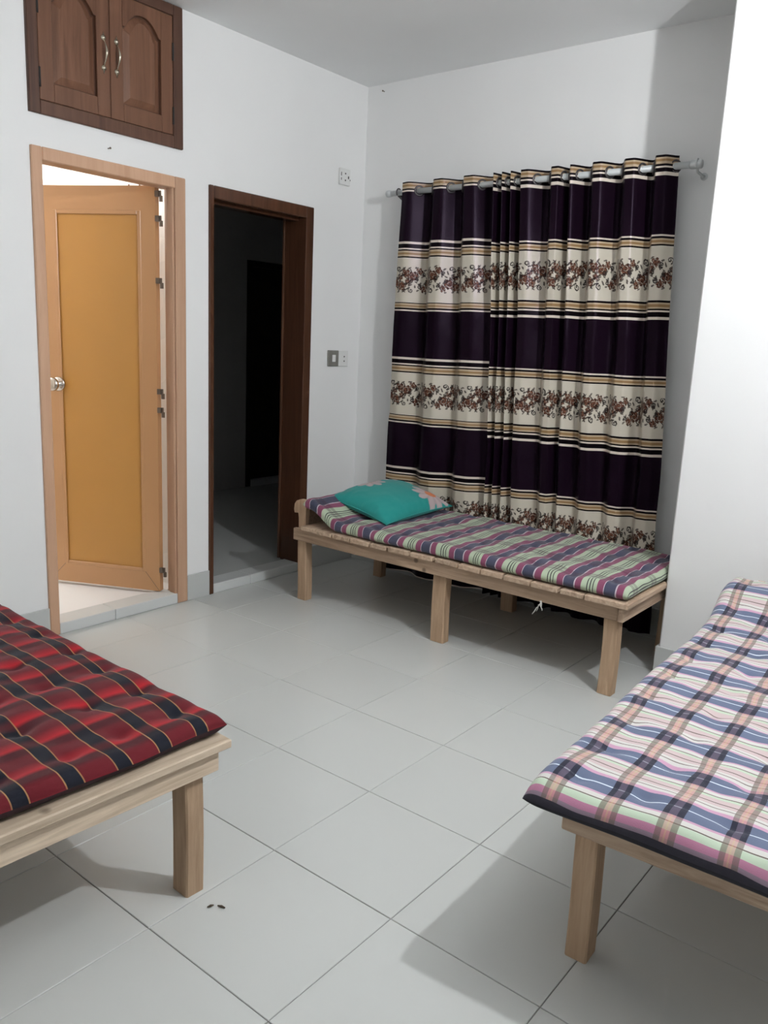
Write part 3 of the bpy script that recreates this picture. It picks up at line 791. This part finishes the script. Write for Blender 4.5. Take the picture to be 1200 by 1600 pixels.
def make_curtain(name, knots, xtop, xbot, flip, label, seed, ring_x):
    ZT, ZB = 2.207, .02
    kx = np.array([k[0] for k in knots]); ky = np.array([k[1] for k in knots])
    xx = np.linspace(kx[0], kx[-1], 4000)
    i = np.clip(np.searchsorted(kx, xx, side='right') - 1, 0, len(kx) - 2)
    tt = (xx - kx[i]) / (kx[i + 1] - kx[i]); tt = tt * tt * (3 - 2 * tt)
    yy = ky[i] * (1 - tt) + ky[i + 1] * tt
    s = np.concatenate([[0], np.cumsum(np.hypot(np.diff(xx), np.diff(yy)))])
    ncol = int(s[-1] / .0026)
    su = np.linspace(0, s[-1], ncol); cx = np.interp(su, s, xx); cy = np.interp(su, s, yy)
    P = .622; top = .308 if flip else .333; c0 = .084 if flip else .047
    v = list(np.arange(0, .12, .006))
    vv = .12
    centres = [top + c0 + .1185 + P * k for k in range(4)]
    while vv < ZT - ZB:
        v.append(vv); vv += .0026 if any(abs(vv - c) < .088 for c in centres) else .012
    v = np.array(v)
    V, U = np.meshgrid(v, su, indexing='ij'); CX = np.tile(cx, (len(v), 1)); CY = np.tile(cy, (len(v), 1))
    f = V / (ZT - .47); 
    nx0 = xtop[0] + (CX - kx[0]) / (kx[-1] - kx[0]) * (xtop[1] - xtop[0])
    nx1 = xbot[0] + (CX - kx[0]) / (kx[-1] - kx[0]) * (xbot[1] - xbot[0])
    g = np.clip(f, 0, 1.2)
    X = nx0 * (1 - g) + nx1 * g + .010 * vnoise(U, V, seed, 3.0) * np.clip(g, 0, 1)
    amp = 1 - .42 * np.clip(g, 0, 1)
    Y = -.10 + (CY + .10) * amp + .012 * vnoise(U, V * .35, seed + 1, 7.0) * np.clip(g * 1.5, 0, 1) + .004 * vnoise(U, V, seed + 2, 13.0) * np.clip(g * 2, 0, 1)
    Y = np.clip(Y, -.146, -.022)
    Z = ZT - V + .006 * vnoise(U, V * 0, seed + 3, 5.0) * np.clip(g, 0, 1)
    col = np.zeros(V.shape + (4,)); col[..., 3] = 1
    for c in centres:
        rows = np.abs(v - c) < .088
        if rows.any():
            bmask, kmask = floral(U[rows], c - V[rows])
            col[rows, :, 0] = bmask; col[rows, :, 1] = kmask
    t = empty(name, ((xbot[0] + xbot[1]) / 2, -.10, ZB)); tag(t, label, 'curtain', 'eyelet curtains on the rod')
    L = t.location
    grid_mesh('cloth', X - L.x, Y - L.y, Z - L.z, U, V, mat_curtain(flip), t, col)
    # eyelet rings where the cloth crosses the rod
    sg = np.sign(cy + .10); cr = np.where(np.diff(sg) != 0)[0]
    for c in cr:
        p = Vector((xtop[0] + (cx[c] - kx[0]) / (kx[-1] - kx[0]) * (xtop[1] - xtop[0]), -.10, RODZ))
        tx = Vector((cx[min(c + 3, ncol - 1)] - cx[max(c - 3, 0)], cy[min(c + 3, ncol - 1)] - cy[max(c - 3, 0)], 0)).normalized()
        rad = .0235
        b = bmesh.new()
        ring = [p + tx * rad * math.cos(a) + Vector((0, 0, 1)) * rad * math.sin(a) for a in np.linspace(0, 2 * math.pi, 25)]
        tube(b, ring, .0058, 6, False)
        bmesh.ops.translate(b, verts=b.verts, vec=-L)
        obj('grommet', b, MAT['ring'], t, True)
    return t

F_, B_ = -.143, -.060
make_curtain('striped_curtain', [(.385, -.135), (.425, F_), (.525, B_), (.605, F_ + .002), (.640, F_), (.725, B_), (.795, F_), (.835, F_), (.915, B_), (.945, -.085)],
             (.385, .945), (.345, 1.042), True, 'narrower purple and cream striped curtain panel, left half of the rod', 51, None)
make_curtain('striped_curtain', [(.952, -.11), (.964, F_), (.990, B_), (1.014, F_), (1.038, B_), (1.064, F_), (1.092, B_), (1.122, F_), (1.150, F_), (1.235, B_), (1.292, F_), (1.318, F_), (1.350, B_),
                                 (1.386, F_), (1.448, B_), (1.505, F_), (1.530, F_), (1.600, B_), (1.660, F_), (1.690, F_), (1.752, B_), (1.800, F_), (1.835, F_), (1.882, -.095)],
             (.952, 1.880), (1.030, 1.972), False, 'wider purple and cream striped curtain panel, right half of the rod', 61, None)

# ------------------------------------------------------------------ loft cabinet
cab = empty('loft_cabinet', (0, (CA + CB) / 2, CZ)); tag(cab, 'brown wooden loft cabinet with two arched panel doors above the ochre door', 'cabinet')
ZC = H - .003
fw = .052
for (y0, y1) in ((CA, CA + .045), (CB - .052, CB)):
    obj('frame_stile', local(boxbm(-.10, .014, y0, y1, CZ, ZC, bev=.003), cab), MAT['loftdark'], cab)
obj('frame_rail', local(boxbm(-.10, .014, CA + .045, CB - .052, CZ, CZ + .052, bev=.003), cab), MAT['loftdark'], cab)
obj('frame_rail', local(boxbm(-.10, .014, CA + .045, CB - .052, ZC - .045, ZC, bev=.003), cab), MAT['loftdark'], cab)
obj('back_panel', local(boxbm(-.14, -.10, CA, CB, CZ, ZC), cab), MAT['loftdark'], cab)
dy0, dy1 = CA + .047, CB - .054; ym = (dy0 + dy1) / 2
zz0, zz1 = CZ + .054, ZC - .047
def arch(y0, y1, zs, rise, n=18):
    pts = []
    for k in range(n + 1):
        u = k / n; s_ = abs(u - .5) * 2
        h = rise * (1 - min(s_ / .90, 1) ** 2.3)
        pts.append((y0 + (y1 - y0) * u, zs + h))
    return pts
for k, (y0, y1) in enumerate(((dy0, ym - .001), (ym + .001, dy1))):
    sl, sr = .062, .062; pb = zz0 + .070; ps = zz1 - .115
    b = bmesh.new()
    box(b, -.014, .010, y0, y0 + sl, zz0, zz1, .002); box(b, -.014, .010, y1 - sr, y1, zz0, zz1, .002)
    box(b, -.014, .010, y0 + sl, y1 - sr, zz0, pb, .002)
    A = arch(y0 + sl, y1 - sr, ps, .065)
    prism(b, A + [(y1 - sr, zz1), (y0 + sl, zz1)], 'x', -.014, .010)
    dr = obj('cabinet_door', local(b, cab), MAT['loft'], cab)
    def pane(inset, x0, x1, nm, mat):
        yy0, yy1 = y0 + sl + inset, y1 - sr - inset
        b = bmesh.new(); prism(b, [(yy0, pb + inset)] + [(yy1, pb + inset)] + arch(yy0, yy1, ps - inset * .6, .065)[::-1], 'x', x0, x1)
        return obj(nm, local(b, cab), mat, dr)
    pane(-.003, -.016, -.006, 'groove_panel', MAT['loftdark'])
    b = bmesh.new()
    i1, i2 = .006, .034
    P1 = [(y0 + sl + i1, pb + i1), (y1 - sr - i1, pb + i1)] + arch(y0 + sl + i1, y1 - sr - i1, ps - i1, .065)[::-1]
    P2 = [(y0 + sl + i2, pb + i2), (y1 - sr - i2, pb + i2)] + arch(y0 + sl + i2, y1 - sr - i2, ps - i2 * .7, .060)[::-1]
    va = [b.verts.new((-.006, q[0], q[1])) for q in P1]; vb = [b.verts.new((.006, q[0], q[1])) for q in P2]
    for i in range(len(va)):
        j = (i + 1) % len(va); b.faces.new((va[i], va[j], vb[j], vb[i]))
    b.faces.new(vb)
    b.faces.new(va[::-1])
    obj('raised_panel', local(b, cab), MAT['loft'], dr)
    hy = (y1 - .030) if k == 0 else (y0 + .030)
    hz = CZ + .30
    b = bmesh.new()
    for s_ in (-1, 1):
        lathe(b, [(.012, 0), (.012, .003), (.006, .006), (.004, .008)], (.010, hy, hz + s_ * .058), (1, 0, 0), 12)
    tube(b, [(.012 + .022 * math.sin(math.pi * u), hy, hz - .050 + .100 * u) for u in np.linspace(0, 1, 13)], [.0026 + .0036 * math.sin(math.pi * u) ** 3 for u in np.linspace(0, 1, 13)], 8)
    for s_ in (-1, 1): prism(b, [(hy - .009, hz + s_ * .050), (hy, hz + s_ * .082), (hy + .009, hz + s_ * .050)], 'x', .010, .0125)
    obj('handle', local(b, cab), MAT['brass'], dr, True)
    for z in (CZ + .135, CZ + .40):
        b = bmesh.new(); yy = y0 if k == 0 else y1
        tube(b, [(.012, yy, z - .036), (.012, yy, z + .036)], .005, 8)
        obj('hinge', local(b, cab), MAT['hole'], dr, True)

# ------------------------------------------------------------------ switches, socket, nails, bits
s = empty('light_switch', (0, -.237, 1.247)); tag(s, 'dark grey switch plate with white rocker beside the walnut doorway', 'switch')
obj('plate', boxbm(0, .012, -.045, .045, -.046, .046, bev=.003), MAT['greyplastic'], s)
obj('rocker', boxbm(.012, .017, -.014, .014, -.020, .020, bev=.002), MAT['plastic'], s)
s = empty('socket_plate', (0, -.148, 1.246)); tag(s, 'white wall plate with two small holes next to the switch', 'socket')
obj('plate', boxbm(0, .010, -.043, .043, -.046, .046, bev=.003), MAT['plastic'], s)
for z in (.012, -.014): 
    b = bmesh.new(); lathe(b, [(.0045, 0), (.0045, .0012)], (.010, .006, z), (1, 0, 0), 10); obj('hole', b, MAT['hole'], s)
s = empty('power_socket', (0, -.187, 2.257)); tag(s, 'white power socket high on the wall near the corner', 'socket')
obj('plate', boxbm(0, .014, -.044, .044, -.044, .044, bev=.003), MAT['plastic'], s)
for (y, z, a, c_) in ((0, .018, .004, .004), (0, -.018, .004, .004), (-.034, .012, .0025, .010), (.026, .0, .004, .007), (-.034, -.014, .002, .007), (.040, -.012, .002, .004)):
    obj('hole', boxbm(.014, .0150, y - a, y + a, z - c_, z + c_), MAT['hole'], s)
def nail(name, p, d, label):
    b = bmesh.new(); p = Vector(p); d = Vector(d)
    tube(b, [p, p + d * .016], .0022, 8); lathe(b, [(.0045, 0), (.0045, .002)], p + d * .016, d, 10)
    tag(obj(name, b, MAT['hinge']), label, 'nail')
nail('nail', (0, -1.699, 2.11), (1, 0, 0), 'small dark nail in the wall above the ochre door')
nail('nail', (.121, 0, 2.734), (0, -1, 0), 'small dark nail by the ceiling in the room corner')
for k, (x, y, l, a) in enumerate(((1.915, -2.722, .010, 1.2), (1.936, -2.706, .013, .3))):
    b = bmesh.new(); c, s_ = math.cos(a), math.sin(a)
    tube(b, [(x - l * .8 * c, y - l * .8 * s_, .0025), (x, y, .0035), (x + l * .8 * c, y + l * .8 * s_, .0025)], [.0015, .0032, .0015], 6)
    tag(obj('dirt_crumb', b, MAT['dirt'], None, True), ('shorter' if k == 0 else 'longer') + ' dark crumb on the floor tile in front of the red bed leg', 'crumb', 'crumbs on the tile')
kn = Vector((1.80, -.893, .322))
t = empty('tied_string', kn); tag(t, 'frayed white string tied under the rail of the curtain-side bed', 'string')
b = bmesh.new(); tube(b, [(0, .0, .010), (.006, -.004, 0), (-.004, -.006, -.008), (.004, 0, -.012), (0, .004, 0)], .0045, 6); obj('knot', b, MAT['thread'], t, True)
for (dx, dz, w_) in ((-.034, -.055, .0022), (.010, -.030, .0020), (-.016, -.038, .0018)):
    b = bmesh.new(); tube(b, [(0, 0, -.006), (dx * .4, -.004, dz * .4), (dx * .8, .003, dz * .8), (dx, 0, dz)], w_, 5); obj('strand', b, MAT['thread'], t, True)
